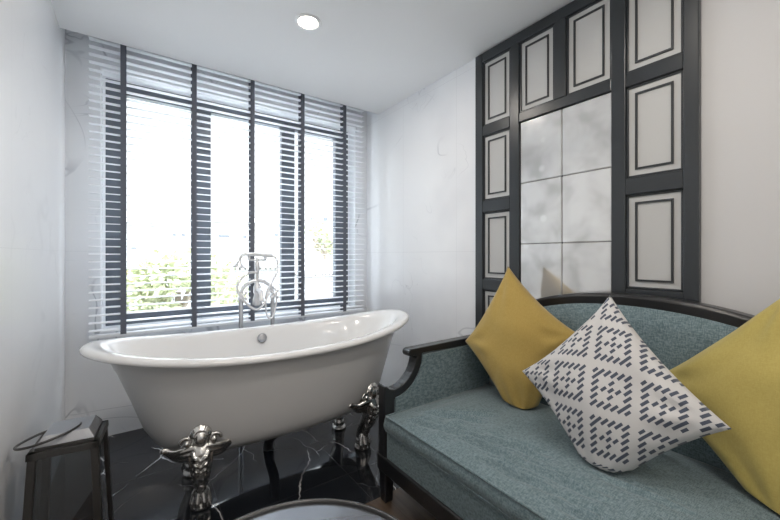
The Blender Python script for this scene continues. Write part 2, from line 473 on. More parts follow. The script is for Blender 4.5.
def inset(ya, yb, zt, zb):
    y0, y1 = min(ya,yb), max(ya,yb)
    p = MB().box((1.791, y0-0.004, zb-0.004), (1.800, y1+0.004, zt+0.004)).build('inset_panel', M['panel'], wp)
    g = MB(); d = 0.034; w = 0.0085
    a0, a1, c0, c1 = y0+d, y1-d, zb+d, zt-d
    for q in ((a0, a0+w, c0, c1), (a1-w, a1, c0, c1), (a0+w, a1-w, c0, c0+w), (a0+w, a1-w, c1-w, c1)):
        g.box((1.785, q[0], q[2]), (1.7915, q[1], q[3]))
    g.build('bead', M['bead'], p)
    g = MB(); k = 0.010      # edge moulding lining the opening
    for q in ((y0, y0+k, zb, zt), (y1-k, y1, zb, zt), (y0, y1, zb, zb+k), (y0, y1, zt-k, zt)):
        g.box((1.784, q[0], q[2]), (1.7912, q[1], q[3]))
    g.build('edge_moulding', M['black'], p, bevel=0.003)
for i in (1, 2, 3, 4):
    inset(YS['in0'], YS['a0'], *ROW[i]); inset(YS['b1'], YS['in1'], *ROW[i])
inset(YS['a1'], YS['c0'], *ROW[1]); inset(YS['c1'], YS['b0'], *ROW[1])
ym = yat(561.7, 1.787); my = [YS['a1'], ym, YS['b0']]; mz = [H+0.751, H+0.4045, H+0.0625, H-0.285]
for i in range(2):
    for j in range(3):
        q = MB().box((1.787, my[i+1]+0.0012, mz[j+1]+0.0012), (1.797, my[i]-0.0012, mz[j]-0.0012)).build('mirror_tile', M['mirror'], wp, bevel=0.004, seg=1)
MB().box((1.796, YS['b0'], H-0.285), (1.800, YS['a1'], H+0.751)).build('mirror_backing', M['bead'], wp)

# ------------------------------------------------------------------ bathtub
TX, TY = 0.674, 2.012
tub = thing('bathtub', 'freestanding double-ended bathtub, grey outside and white inside, on silver claw feet', 'bathtub', (TX, TY, 0))
def sup(th, a, bb, n=2.35):
    c, s = math.cos(th), math.sin(th)
    return a*math.copysign(abs(c)**(2/n), c), bb*math.copysign(abs(s)**(2/n), s)
NT = 96
def zrim(x): return 0.705 + 0.070*min(1, abs(x)/0.86)**2.4
def lerp_tab(tab, q):
    for (a, va), (c, vc) in zip(tab, tab[1:]):
        if q <= c: return va + (vc-va)*(q-a)/(c-a)
    return tab[-1][1]
# outer body: level f 0 (under the rim) .. 1 (bottom)
LA = [(0,0.800),(0.08,0.768),(0.2,0.735),(0.45,0.685),(0.7,0.640),(0.85,0.590),(0.93,0.535),(1.0,0.42)]
LB = [(0,0.335),(0.08,0.322),(0.2,0.312),(0.45,0.295),(0.7,0.275),(0.85,0.250),(0.93,0.215),(1.0,0.13)]
def ring_outer(f):
    a, bb = lerp_tab(LA, f), lerp_tab(LB, f); r = []
    for k in range(NT):
        x, y = sup(2*PI*k/NT, a, bb, 2.12+0.25*f)
        zt = zrim(x/0.80*0.86) - 0.028
        fz = [(0,0),(0.45,0.45),(0.7,0.70),(0.85,0.86),(0.93,0.94),(1,1)]
        zb = 0.215
        r.append(Vector((TX+x, TY+y, zt + (zb-zt)*lerp_tab(fz, f))))
    return r
b = MB(); b.rings([ring_outer(f) for f in (0,0.03,0.08,0.14,0.2,0.32,0.45,0.58,0.7,0.78,0.85,0.89,0.93,0.97,1.0)], cap0=False)
b.build('tub_body', M['tubout'], tub, smooth=True)
# rim roll + basin
def ring_rim(A, B, dz):
    r = []
    for k in range(NT):
        x, y = sup(2*PI*k/NT, A, B, 2.12); r.append(Vector((TX+x, TY+y, zrim(x*0.86/A) + dz)))
    return r
rim = []
for k in range(11):                                   # the rolled lip, outside to inside
    a = math.radians(-95 + k*19.5)
    rim.append(ring_rim(0.834+0.030*math.cos(a), 0.352+0.030*math.cos(a), -0.020+0.020*math.sin(a)-0.004*(k/10)))
bas = []
for f, A, B in ((0.02,0.792,0.306),(0.05,0.772,0.296),(0.1,0.75,0.287),(0.25,0.70,0.272),(0.5,0.62,0.25),(0.75,0.55,0.225),(0.9,0.49,0.195),(1.0,0.40,0.14)):
    r = []
    for k in range(NT):
        x, y = sup(2*PI*k/NT, A, B, 2.12+0.2*f); zt = zrim(x*0.86/A) - 0.004
        r.append(Vector((TX+x, TY+y, zt + (0.27-zt)*f)))
    bas.append(r)
b = MB(); b.rings([ring_outer(0.03)] + [ring_rim(0.808, 0.338, -0.034)] + rim + bas, cap0=False)
b.build('rim_and_basin', M['tubin'], tub, smooth=True)
# overflow on the far inside wall
oc = Vector((P(262, 338, y=TY+0.275).x, TY+0.274, P(262, 338, y=TY+0.275).z))
b = MB(); ax = Vector((0, -1, 0.22))
b.lathe([(0.0,-0.004),(0.026,-0.004),(0.029,0.004),(0.026,0.010),(0.014,0.013),(0.0,0.013)], oc, 28, ax)
b.build('overflow_plate', M['ironlight'], tub, smooth=True)
b = MB(); b.tube([(0.66, 2.06, 0.23), (0.66, 2.08, 0.12), (0.655, 2.16, 0.06), (0.655, 2.18, 0.0)], [0.03, 0.028, 0.026, 0.03], 14)
b.build('waste_pipe', M['darkpipe'], tub, smooth=True)

def claw_foot(cx, cy, ang):
    """ornate cast foot; local -y is outward"""
    b = MB()
    def L(x, y, z): return Vector((x, y, z))
    # leg: S-curve from shoulder to paw
    leg = smoothpath([L(0,0.03,0.31), L(0,-0.005,0.26), L(0,-0.018,0.20), L(0,-0.006,0.13), L(0,-0.008,0.08), L(0,-0.022,0.05)], 6)
    n = len(leg); rr = [lerp_tab([(0,0.050),(0.25,0.048),(0.5,0.042),(0.72,0.034),(0.85,0.034),(1,0.036)], i/(n-1)) for i in range(n)]
    b.tube(leg, rr, 14)
    # raised acanthus ribs and chevrons on the leg
    def surf(z, a, out=0.0):
        k = min(range(n), key=lambda q: abs(leg[q].z-z)); r_ = rr[k] + out
        return L(leg[k].x + r_*math.sin(a), leg[k].y - r_*math.cos(a), z)
    for a in (-70, -35, 35, 70):
        zs2 = [0.285-0.012*q for q in range(15)]
        b.tube([surf(z, math.radians(a)*(1-0.35*q/14), 0.003) for q, z in enumerate(zs2)], [0.0085-0.0003*q for q in range(15)], 8)
    for k in range(6):
        for sx in (-1, 1):
            z = 0.265 - k*0.030
            b.tube([surf(z-0.016, 0, 0.004), surf(z-0.004, sx*0.35, 0.006), surf(z+0.010, sx*0.75, 0.003)], [0.006,0.010,0.005], 7)
    # knee boss and long claw leaf
    b.ball(surf(0.165,0,0.004), 0.026, 8, (0.8,0.6,1.4))
    b.ball(surf(0.105,0,0.0), 0.026, 8, (0.9,0.7,1.5))
    # paw with four toes gripping a low ball
    b.ball(L(0,-0.012,0.045), 0.040, 10, (1.0,1.05,0.85))
    for i, a in enumerate((-50, -18, 18, 50)):
        a = math.radians(a); d = Vector((math.sin(a), -math.cos(a), 0))
        o = L(0,-0.008,0)
        b.tube([o+d*0.016+L(0,0,0.095), o+d*0.036+L(0,0,0.070), o+d*0.050+L(0,0,0.036), o+d*0.048+L(0,0,0.010)], [0.012,0.015,0.013,0.008], 8)
    b.lathe([(0.03,0.0),(0.046,0.0),(0.050,0.010),(0.044,0.022),(0.03,0.03)], L(0,-0.012,0), 18)
    # shoulder plate hugging the tub, wings, scrolls, crown shell
    plate = []
    for i in range(13):
        s = -1 + i/6; x = s*0.085
        y = 0.012 + 0.03*abs(s)**1.6
        plate.append([L(x, y-0.012, 0.265+0.02*abs(s)), L(x, y-0.016, 0.345-0.05*s*s), L(x, y+0.012, 0.345-0.05*s*s), L(x, y+0.012, 0.265+0.02*abs(s))])
    b.rings(plate)
    for sx in (-1, 1):
        for k in range(3):                               # three swags sweeping outwards to the tip
            pts = smoothpath([L(sx*0.020,-0.022,0.262+k*0.020), L(sx*0.065,-0.008,0.250+k*0.022), L(sx*0.105,0.008,0.258+k*0.014), L(sx*0.148,0.022,0.288+k*0.006)], 5)
            b.tube(pts, [lerp_tab([(0,0.012),(0.5,0.016),(1,0.006)], i/(len(pts)-1)) for i in range(len(pts))], 8)
        b.ball(L(sx*0.148,0.020,0.296), 0.014, 8, (1.5,0.8,1.0))
        sp = [L(sx*(0.058+ (0.030-0.0055*t)*math.cos(t*1.25)), -0.012-0.002*t, 0.322+(0.030-0.0055*t)*math.sin(t*1.25)) for t in [q*0.35 for q in range(14)]]
        b.tube(sp, [0.009-0.0003*i for i in range(14)], 8)
        b.ball(L(sx*0.058,-0.016,0.322), 0.012, 7)
    b.ball(L(0,-0.022,0.335), 0.028, 10, (1.0,0.75,1.1))
    for i in range(9):                                   # crown shell
        a = math.radians(-80 + i*20)
        b.tube([L(0,-0.018,0.345), L(0.030*math.sin(a),-0.022,0.345+0.026*math.cos(a)), L(0.048*math.sin(a),-0.008,0.345+0.044*math.cos(a))], [0.006,0.010,0.007], 7)
    mtx = Matrix.Translation((cx, cy, 0)) @ Matrix.Rotation(ang, 4, 'Z')
    b.v = [mtx @ Vector((p.x*0.94, p.y-0.085*max(0,min(1,(p.z-0.08)/0.2)), p.z*1.045)) for p in b.v]
    return b.build('claw_foot', M['silver'], tub, remesh=0.0036)
claw_foot(0.254, 1.875, math.radians(-8))
claw_foot(1.115, 1.875, math.radians(14))
claw_foot(0.254, 2.150, math.radians(188))
claw_foot(1.115, 2.150, math.radians(166))

# ------------------------------------------------------------------ bath filler
YF2 = 2.43
def F(u, v, dy=0): return P(u, v, y=YF2+dy)
pl, prr = F(241, 300), F(272.5, 300)
fl = thing('bath_filler', 'chrome floor-standing bath tap with hand shower on a cradle behind the tub', 'bath tap', ((pl.x+prr.x)/2, YF2, 0))
zj = F(241, 295).z
for q in (pl, prr):
    b = MB(); b.lathe([(0.0,0.0),(0.034,0.0),(0.034,0.006),(0.022,0.014),(0.0135,0.022),(0.0135,zj-0.03),(0.018,zj-0.028),(0.018,zj-0.01),(0.012,zj-0.006),(0.012,zj+0.012),(0,zj+0.014)], (q.x, YF2, 0), 18)
    b.build('riser_pipe', M['chrome'], fl, smooth=True)
cx = (pl.x+prr.x)/2
arch = smoothpath([(pl.x, YF2, zj), (pl.x+0.012, YF2, zj+0.045), (pl.x+0.055, YF2, zj+0.078), (cx, YF2, zj+0.088), (prr.x-0.055, YF2, zj+0.078), (prr.x-0.012, YF2, zj+0.045), (prr.x, YF2, zj)], 6)
MB().tube(arch, 0.0115, 12).build('bridge_pipe', M['chrome'], fl, smooth=True)
zt = F(257, 256).z
b = MB(); zb = F(257, 306).z
b.lathe([(0,zb),(0.013,zb),(0.030,zb+0.012),(0.027,zb+0.045),(0.019,zb+0.075),(0.024,zb+0.09),(0.024,zb+0.125),(0.014,zb+0.145),(0.0115,zb+0.16),(0.0115,zt-0.10),(0.016,zt-0.09),(0.017,zt-0.05),(0.010,zt-0.035),(0.010,zt-0.008),(0,zt-0.006)], (cx, YF2, 0), 18)
b.build('mixer_body', M['chrome'], fl, smooth=True)
b = MB()
b.tube(smoothpath([(cx, YF2, zb+0.10), (cx-0.005, YF2-0.06, zb+0.108), (cx-0.008, YF2-0.115, zb+0.092), (cx-0.009, YF2-0.135, zb+0.045)], 6), [0.014]*18+[0.017], 12)
b.build('spout', M['chrome'], fl, smooth=True)
b = MB()                                              # cradle: a bar with two forks
b.tube([(cx-0.052, YF2, zt-0.026), (cx+0.052, YF2, zt-0.026)], 0.007, 10)
for sx in (-1, 1):
    for dy in (-1, 1):
        b.tube(smoothpath([(cx+sx*0.05, YF2, zt-0.028), (cx+sx*0.052, YF2+dy*0.018, zt-0.018), (cx+sx*0.053, YF2+dy*0.020, zt+0.010)], 4), 0.0055, 8)
b.build('cradle', M['chrome'], fl, smooth=True)
hand = smoothpath([F(239.5, 262.5), F(241, 256.5), F(246, 254.2), F(252, 254.2), F(262, 255), F(272, 256)], 6)
b = MB(); b.tube(hand, [0.0095]*12 + [0.0125]*(len(hand)-12), 12)
c = F(239.2, 263)
b.lathe([(0,0.014),(0.011,0.014),(0.014,0.004),(0.030,-0.016),(0.037,-0.024),(0.037,-0.030),(0,-0.031)], c, 20, (0.12, 0, 1))
hs = b.build('hand_shower', M['chrome'], fl, smooth=True)
hose = smoothpath([F(272,256,0), F(276.5,259,-.01), F(277.5,270,-.02), F(272.5,281,-.04), F(266.5,293,-.05), F(265.8,308,-.05), F(268.3,317.5,-.05), F(273,316,-.05), F(276.2,303,-.04), F(276.0,291,-.03), F(273,286.5,-.01)], 7)
MB().tube(hose, 0.0062, 8).build('hose', M['chrome'], hs, smooth=True)
hose2 = smoothpath([F(257,272.5,-.01), F(249,273,-.03), F(241,279,-.05), F(237.2,287,-.06), F(240,296,-.07), F(247,304,-.07), F(256,309.5,-.07), F(263,305,-.07), F(268,295,-.05), F(270.5,289,-.02)], 7)
MB().tube(hose2, 0.0075, 8).build('curved_pipe', M['chrome'], fl, smooth=True)
for q in (pl, prr):                                   # cross handles facing the tub
    b = MB(); c = Vector((q.x, YF2, zj-0.004))
    b.tube([c, c+Vector((0,-0.05,0))], 0.010, 10)
    for k in range(4):
        a = PI/4 + k*PI/2; d = Vector((math.cos(a), 0, math.sin(a)))
        b.tube([c+Vector((0,-0.045,0)), c+Vector((0,-0.045,0))+d*0.028], [0.006,0.007], 8); b.ball(c+Vector((0,-0.045,0))+d*0.030, 0.0085, 6)
    b.build('cross_handle', M['chrome'], fl, smooth=True)

# ------------------------------------------------------------------ sofa
SX0, SX1 = 0.945, 1.765
Y1 = 1.425; Y0 = -0.125; YM = (Y0+Y1)/2
sofa = thing('sofa', 'two-seat teal tweed sofa with black curved wooden frame against the right wall', 'sofa', ((SX0+SX1)/2, YM, 0))
PW = 0.055
def both(fn):
    for s in (1, -1): fn(lambda y, s=s: YM + s*(y-YM))
def legs(my):
    ya, yb = sorted((my(Y1), my(Y1-PW)))
    MB().hexa([(SX0+0.008,ya+0.006,0),(SX0+PW-0.004,ya+0.006,0),(SX0+PW-0.004,yb-0.006,0),(SX0+0.008,yb-0.006,0)],
              [(SX0,ya,0.2),(SX0+PW,ya,0.2),(SX0+PW,yb,0.2),(SX0,yb,0.2)]).build('leg', M['sofawood'], sofa, bevel=0.004)
    MB().hexa([(SX1-0.03,ya,0),(SX1+0.012,ya,0),(SX1+0.012,yb,0),(SX1-0.03,yb,0)],
              [(SX1-0.06,ya,0.2),(SX1-0.005,ya,0.2),(SX1-0.005,yb,0.2),(SX1-0.06,yb,0.2)]).build('leg', M['sofawood'], sofa, bevel=0.004)
    # arm frame: post, concave sweep, arm rail with scroll tip (one curved piece of timber)
    cxx, czz = 0.985, 0.668
    poly = [(SX0, 0.20), (SX0+PW, 0.20), (SX0+PW, 0.475)]
    for k in range(11):
        a = math.radians(-84 + k*8.4); poly.append((cxx+0.195*math.cos(a), czz+0.195*math.sin(a)))
    poly += [(1.70, 0.655), (1.70, 0.700)]
    poly += [(1.14, 0.697), (1.11, 0.697)]
    for k in range(9):
        a = math.radians(90 + k*28); poly.append((1.106+0.019*math.cos(a), 0.678+0.019*math.sin(a)))
    poly += [(1.140, 0.655)]
    for k in range(9):
        a = math.radians(-8 - k*9.3); poly.append((cxx+0.148*math.cos(a), czz+0.148*math.sin(a)))
    poly += [(0.992, 0.524), (0.975, 0.530), (0.958, 0.545), (SX0, 0.545)]
    MB().prism(poly, ya, yb).build('arm_frame', M['sofawood'], sofa, bevel=0.005)
    # upholstered inside of the arm
    po = [(1.0, 0.235), (1.69, 0.235), (1.69, 0.66), (1.17, 0.66)]
    for k in range(11):
        a = math.radians(0 - k*8.4); po.append((cxx+0.185*math.cos(a), czz+0.185*math.sin(a)))
    pa, pb = sorted((my(Y1-0.010), my(Y1-0.062)))
    MB().prism(po, pa, pb).build('arm_upholstery', M['tweed'], sofa, bevel=0.010, seg=3)
    MB().box((SX0+PW, ya+0.008, 0.150), (SX1-0.05, yb-0.008, 0.222)).build('side_rail', M['sofawood'], sofa, bevel=0.003)
both(legs)
MB().box((SX0-0.006, Y0-0.004, 0.148), (SX0+0.045, Y1+0.004, 0.220)).build('front_rail', M['sofawood'], sofa, bevel=0.005)
MB().box((SX1-0.06, Y0+PW, 0.15), (SX1-0.01, Y1-PW, 0.222)).build('back_rail', M['sofawood'], sofa, bevel=0.003)
MB().box((SX0+0.006, Y0+PW, 0.200), (1.69, Y1-PW, 0.345)).build('seat_base', M['tweed'], sofa, bevel=0.012, seg=3)
# seat cushion
CY0, CY1, CX0, CX1 = Y0+0.060, Y1-0.060, SX0+0.001, 1.665
CREASES = [(1.10,1.24,1.20,1.03,.007),(1.04,1.12,1.11,0.93,.006),(1.06,1.00,1.09,0.80,.008),(1.13,0.93,1.17,0.72,.006),(1.02,0.84,1.05,0.62,.007),(1.10,0.74,1.12,0.50,.006),(1.18,1.16,1.30,1.02,.005),(1.02,0.58,1.04,0.36,.006),(1.22,0.55,1.24,0.34,.005),(1.00,1.26,1.05,1.12,.005)]
def zseat(x, y):
    sx = (x-CX0)/(CX1-CX0)*2-1; sy = (y-CY0)/(CY1-CY0)*2-1
    cr = max(0, (1-abs(sx)**2.6)*(1-abs(sy)**5))**0.8
    z = 0.412 + 0.045*cr
    # creases near the front edge, running back from it
    w = noise.noise(Vector((x*2.2, y*11.0, 3.1)))*0.5 + noise.noise(Vector((x*5+4, y*21.0, 7)))*0.25
    z += 0.022*w*max(0, 1-abs(sx+0.55)*0.9)*min(1, cr*3)
    z += 0.004*noise.noise(Vector((x*4, y*4, 1)))*cr
    for ax_, ay_, bx_, by_, hh in CREASES:
        dx, dy = bx_-ax_, by_-ay_; t = ((x-ax_)*dx+(y-ay_)*dy)/(dx*dx+dy*dy)
        if -0.25 < t < 1.25:
            d = ((x-ax_-t*dx)**2+(y-ay_-t*dy)**2)**0.5
            e = max(0, 1-abs(2*t-1)**2/1.8)
            z += 1.9*hh*e*(math.exp(-(d/0.009)**2) - 0.7*math.exp(-((d-0.020)/0.009)**2))
    return z
b = MB(); nx, ny = 130, 290
def sq(s): return math.copysign(abs(s)**0.7, s)
top = []
for i in range(nx+1):
    row = []
    for j in range(ny+1):
        sx = -1+2*i/nx; sy = -1+2*j/ny
        x = (CX0+CX1)/2 + (CX1-CX0)/2*sq(sx) ; y = (CY0+CY1)/2 + (CY1-CY0)/2*sq(sy)
        row.append(Vector((x, y, zseat(x, y))))
    top.append(row)
b.add([p for r in top for p in r], [(i*(ny+1)+j, (i+1)*(ny+1)+j, (i+1)*(ny+1)+j+1, i*(ny+1)+j+1) for i in range(nx) for j in range(ny)])
edge = [top[i][0] for i in range(nx+1)] + [top[nx][j] for j in range(1, ny+1)] + [top[i][ny] for i in range(nx-1, -1, -1)] + [top[0][j] for j in range(ny-1, 0, -1)]
def side(p, f):
    bul = 0.012*math.sin(PI*f)
    d = Vector((-1 if abs(p.x-CX0) < 1e-4 else (1 if abs(p.x-CX1) < 1e-4 else 0), -1 if abs(p.y-CY0) < 1e-4 else (1 if abs(p.y-CY1) < 1e-4 else 0), 0))
    if d.x > 0: d.x = 0
    d.y = 0
    w = 0.005*noise.noise(Vector((p.y*18, f*1.5, 2)))*math.sin(PI*f) if d.x else 0
    q = p + d*(bul+w); q.z = p.z + (0.343-p.z)*f; return q
b.rings([[side(p, f) for p in edge] for f in (0, 0.08, 0.25, 0.5, 0.75, 0.92, 1.0)], cap0=False)
cu = b.build('seat_cushion', M['seat'], sofa, smooth=True)
bmx = bmesh.new(); bmx.from_mesh(cu.data); bmesh.ops.remove_doubles(bmx, verts=bmx.verts, dist=1e-5); bmesh.ops.recalc_face_normals(bmx, faces=bmx.faces); bmx.to_mesh(cu.data); bmx.free()
b = MB()
for dz in (0, 1):
    pts = [Vector((CX0-0.002, y, (0.414 if dz == 0 else 0.350) + 0.002*noise.noise(Vector((y*9, dz, 0))))) for y in [CY0+0.01+(CY1-CY0-0.02)*k/60 for k in range(61)]]
    b.tube(pts, 0.0048, 8)
pts = smoothpath([(CX0, CY1-0.002, 0.414), ((CX0+CX1)/2, CY1-0.002, 0.416), (CX1-0.02, CY1-0.002, 0.414)], 8); b.tube(pts, 0.0045, 8)
b.build('piping', M['tweed'], cu, smooth=True)
# camel back
def zback(y): d = abs(y-YM); return 0.992 - 0.28*d*d - 0.35*d**4
nb = 60
yy = [Y0+0.006+(Y1-Y0-0.012)*k/nb for k in range(nb+1)]
b = MB(); r = []
for y in yy:
    z = zback(y)
    r.append([Vector((1.685, y, z-0.052)), Vector((1.680, y, z-0.012)), Vector((1.690, y, z)), Vector((1.752, y, z)), Vector((1.760, y, z-0.012)), Vector((1.755, y, z-0.052))])
b.rings(r); b.build('back_rail_curved', M['sofawood'], sofa, bevel=0.004)
b = MB(); r = []
for y in [Y0+0.062+(Y1-Y0-0.124)*k/nb for k in range(nb+1)]:
    z1 = zback(y)-0.047; ring = []
    e = min(1, (min(y-Y0, Y1-y)-0.062)/0.10+0.25)**0.5
    for q in range(9):
        f = q/8; ring.append(Vector((1.690 - 0.034*e*max(0, math.sin(PI*min(1, 0.12+f*0.86)))**0.6, y, 0.30+(z1-0.30)*f)))
    ring += [Vector((1.735, y, z1)), Vector((1.735, y, 0.30))]
    r.append(ring)
b.rings(r); b.build('back_upholstery', M['tweed'], sofa, smooth=False, bevel=0)
bu = bpy.data.objects['back_upholstery']
for p in bu.data.polygons: p.use_smooth = len(p.vertices) == 4 and abs(p.normal.x) > 0.3

# ------------------------------------------------------------------ cushions
def pillow(name, Lc, Tc, Rc, Bc, th, m, label, group, conc=0.10, seed=0, fl=True, off=0.0, wr=0.011):
    """square cushion through four corner points; uv 0..1 with u from L to T and v from L to B"""
    N = 44
    Lc, Tc, Rc, Bc = map(Vector, (Lc, Tc, Rc, Bc))
    nrm = (Tc-Bc).cross(Rc-Lc).normalized()
    if nrm.x > 0: nrm = -nrm                         # front faces the room
    cen = (Lc+Tc+Rc+Bc)/4
    def pt(i, j, sgn):
        s = -1+2*i/N; t = -1+2*j/N
        s2 = s*(1-conc*(1-t*t)*s*s); t2 = t*(1-conc*(1-s*s)*t*t)
        u, v = (s2+1)/2, (t2+1)/2
        p = Lc*(1-u)*(1-v) + Tc*u*(1-v) + Rc*u*v + Bc*(1-u)*v
        q = max(0, (1-s*s)*(1-t*t))
        h = th*q**0.48
        ed = (1-abs(s))*(1-abs(t))
        rad = math.atan2(t, s)
        h += wr*min(1, q*3)*(noise.noise(Vector((s*2.0+seed, t*2.0, 4))) + 0.7*noise.noise(Vector((rad*3.0, seed, q*0.8)))*(1-q))
        for k_, (cs, ct) in enumerate(((-1,-1), (1,-1), (1,1), (-1,1))):
            rr_ = math.hypot(s-cs, t-ct); an = math.atan2((t-ct)*-ct, (s-cs)*-cs)
            h += sgn*0 + wr*0.55*math.cos(an*11+seed*1.7+k_*2.1+1.5*noise.noise(Vector((s*2, t*2, seed))))*math.exp(-((rr_-0.55)/0.33)**2)*min(1, q*4)
        p = p + nrm*(sgn*h + off)
        if fl:
            zs_ = zseat(min(max(p.x, CX0), CX1), min(max(p.y, CY0), CY1)) + 0.004
            if p.z < zs_+0.02: p.z = zs_ + 0.02*math.exp((p.z-zs_-0.02)/0.05)
        if p.x > 1.650: p.x = 1.650+(p.x-1.650)*0.04
        return p
    b = MB(); idx = {}
    for sgn in (1, -1):
        for i in range(N+1):
            for j in range(N+1):
                edge = i in (0, N) or j in (0, N)
                key = (i, j, 0 if edge else sgn)
                if key not in idx:
                    idx[key] = len(b.v); b.v.append(pt(i, j, sgn)); b.uv[idx[key]] = (i/N, j/N)
    g = lambda i, j, s: idx[(i, j, 0 if (i in (0, N) or j in (0, N)) else s)]
    for s in (1, -1):
        for i in range(N):
            for j in range(N):
                b.f.append((g(i,j,s), g(i+1,j,s), g(i+1,j+1,s), g(i,j+1,s)))
    o = b.build(name, m, None, smooth=True)
    base = Vector((cen.x, cen.y, min(p.z for p in b.v)))
    o.data.transform(Matrix.Translation(-base)); o.location = base
    return tag(o, label, 'cushion', group)
A = P(465, 341, y=1.335); 
Tt = Vector((1.635, 1.205, 0)); q = P(508, 266, x=1.625)
pillow('throw_cushion', A, q, (1.63, 0.825, 0.80), (1.44, 0.975, 0.30), 0.095, M['yellow'],
       'mustard yellow cushion at the far end of the sofa by the window side arm', 'scatter cushions on the sofa', seed=1)
pillow('throw_cushion', P(522, 371, y=0.87), P(610, 295, x=1.49), P(732, 429, x=1.35), P(600, 497, x=1.24), 0.095, M['pattern'],
       'white cushion with dark blue-grey dashed diamond pattern in the middle of the sofa', 'scatter cushions on the sofa', seed=5, off=0.0)
pillow('throw_cushion', P(644, 381, x=1.66), P(806, 278, x=1.66), (1.50, -0.10, 0.80), P(792, 556, x=1.40), 0.080, M['yellow2'],
       'lemon yellow cushion at the near end of the sofa, cut off by the picture edge', 'scatter cushions on the sofa', seed=9)

# ------------------------------------------------------------------ round table
tc = Vector((0.254, 0.693, 0))
tb = thing('round_side_table', 'round black glossy side table with a raised rim in front of the tub', 'table', tc)
R = 0.325; zt_ = 0.455
MB().lathe([(0,zt_-0.022),(R-0.012,zt_-0.022),(R-0.012,zt_-0.006),(0,zt_-0.006)], tc, 96).build('table_top', M['tabletop'], tb, bevel=0.001)
MB().lathe([(R-0.012,zt_-0.030),(R,zt_-0.028),(R+0.003,zt_-0.012),(R+0.001,zt_+0.001),(R-0.005,zt_+0.003),(R-0.011,zt_),(R-0.012,zt_-0.008)], tc, 96, ring=True).build('raised_rim', M['sofawood'], tb, smooth=True)
for k in range(3):
    a = k*2*PI/3+0.4; d = Vector((math.cos(a), math.sin(a), 0))
    MB().tube([tc+d*0.16+Vector((0,0,zt_-0.022)), tc+d*0.26+Vector((0,0,0.0))], [0.016,0.011], 12).build('leg', M['sofawood'], tb, smooth=True)

# ------------------------------------------------------------------ lantern
lc = Vector((-0.183, 1.705, 0))
ln = thing('floor_lantern', 'dark metal lantern with glass sides and a ring handle by the left wall', 'lantern', lc, math.radians(-5.5))
zl = 0.512
def lw(z): return 0.090 + (zl-z)*0.045
def corner(sx, sy, z, d=0): return Vector((sx*(lw(z)-d), sy*(lw(z)-d), z))
for sx in (-1, 1):
    for sy in (-1, 1):
        lo, hi = [], []
        for z, arr in ((0.02, lo), (zl-0.006, hi)):
            w = lw(z); t = 0.022
            xs = sorted((sx*w, sx*(w-t))); ys = sorted((sy*w, sy*(w-t)))
            arr += [(xs[0],ys[0],z),(xs[1],ys[0],z),(xs[1],ys[1],z),(xs[0],ys[1],z)]
        MB().hexa(lo, hi).build('corner_post', M['iron'], ln, bevel=0.002, local=True)
def sqframe(z0_, z1_, t, name, m, grow=0):
    b = MB()
    for sx, sy in ((1,0),(-1,0),(0,1),(0,-1)):
        lo, hi = [], []
        for z, arr in ((z0_, lo), (z1_, hi)):
            w = lw(z)+grow
            if sx: xs = sorted((sx*w, sx*(w-t))); ys = (-w, w)
            else: ys = sorted((sy*w, sy*(w-t))); xs = (-w, w)
            arr += [(xs[0],ys[0],z),(xs[1],ys[0],z),(xs[1],ys[1],z),(xs[0],ys[1],z)]
        b.hexa(lo, hi)
    return b.build(name, m, ln, bevel=0.0015, local=True)
sqframe(zl-0.022, zl, 0.020, 'top_frame', M['iron'], 0.003); sqframe(0.0, 0.035, 0.025, 'base_frame', M['iron'], 0.004)
w = lw(0.02)-0.01; MB().box((-w,-w,0.012), (w,w,0.022)).build('floor_plate', M['iron'], ln, local=True)
for sx, sy in ((1,0),(-1,0),(0,1),(0,-1)):
    lo, hi = [], []
    for z, arr in ((0.03, lo), (zl-0.02, hi)):
        w = lw(z)-0.007; k = lw(z)-0.017
        if sx: xs = sorted((sx*w, sx*(w-0.003))); ys = (-k, k)
        else: ys = sorted((sy*w, sy*(w-0.003))); xs = (-k, k)
        arr += [(xs[0],ys[0],z),(xs[1],ys[0],z),(xs[1],ys[1],z),(xs[0],ys[1],z)]
    MB().hexa(lo, hi).build('glass_side', M['lantern_glass'], ln, local=True)
def fr(w0, z0_, w1, z1_, name, m):
    return MB().hexa([(-w0,-w0,z0_),(w0,-w0,z0_),(w0,w0,z0_),(-w0,w0,z0_)], [(-w1,-w1,z1_),(w1,-w1,z1_),(w1,w1,z1_),(-w1,w1,z1_)]).build(name, m, ln, bevel=0.002, local=True)
fr(0.078, zl-0.006, 0.076, zl+0.010, 'roof_collar', M['iron'])
fr(0.078, zl+0.010, 0.060, zl+0.040, 'roof_hood', M['ironlight'])
b = MB(); rc = Vector((-0.055, -0.012, zl+0.022)); rt = Matrix.Rotation(math.radians(-12), 3, 'Y') @ Matrix.Rotation(math.radians(-6), 3, 'X')
b.tube([rc + rt @ Vector((0.084*math.cos(2*PI*k/40), 0.084*math.sin(2*PI*k/40), 0)) for k in range(40)], 0.0042, 8, closed=True)
b.build('ring_handle', M['iron'], ln, smooth=True, local=True)

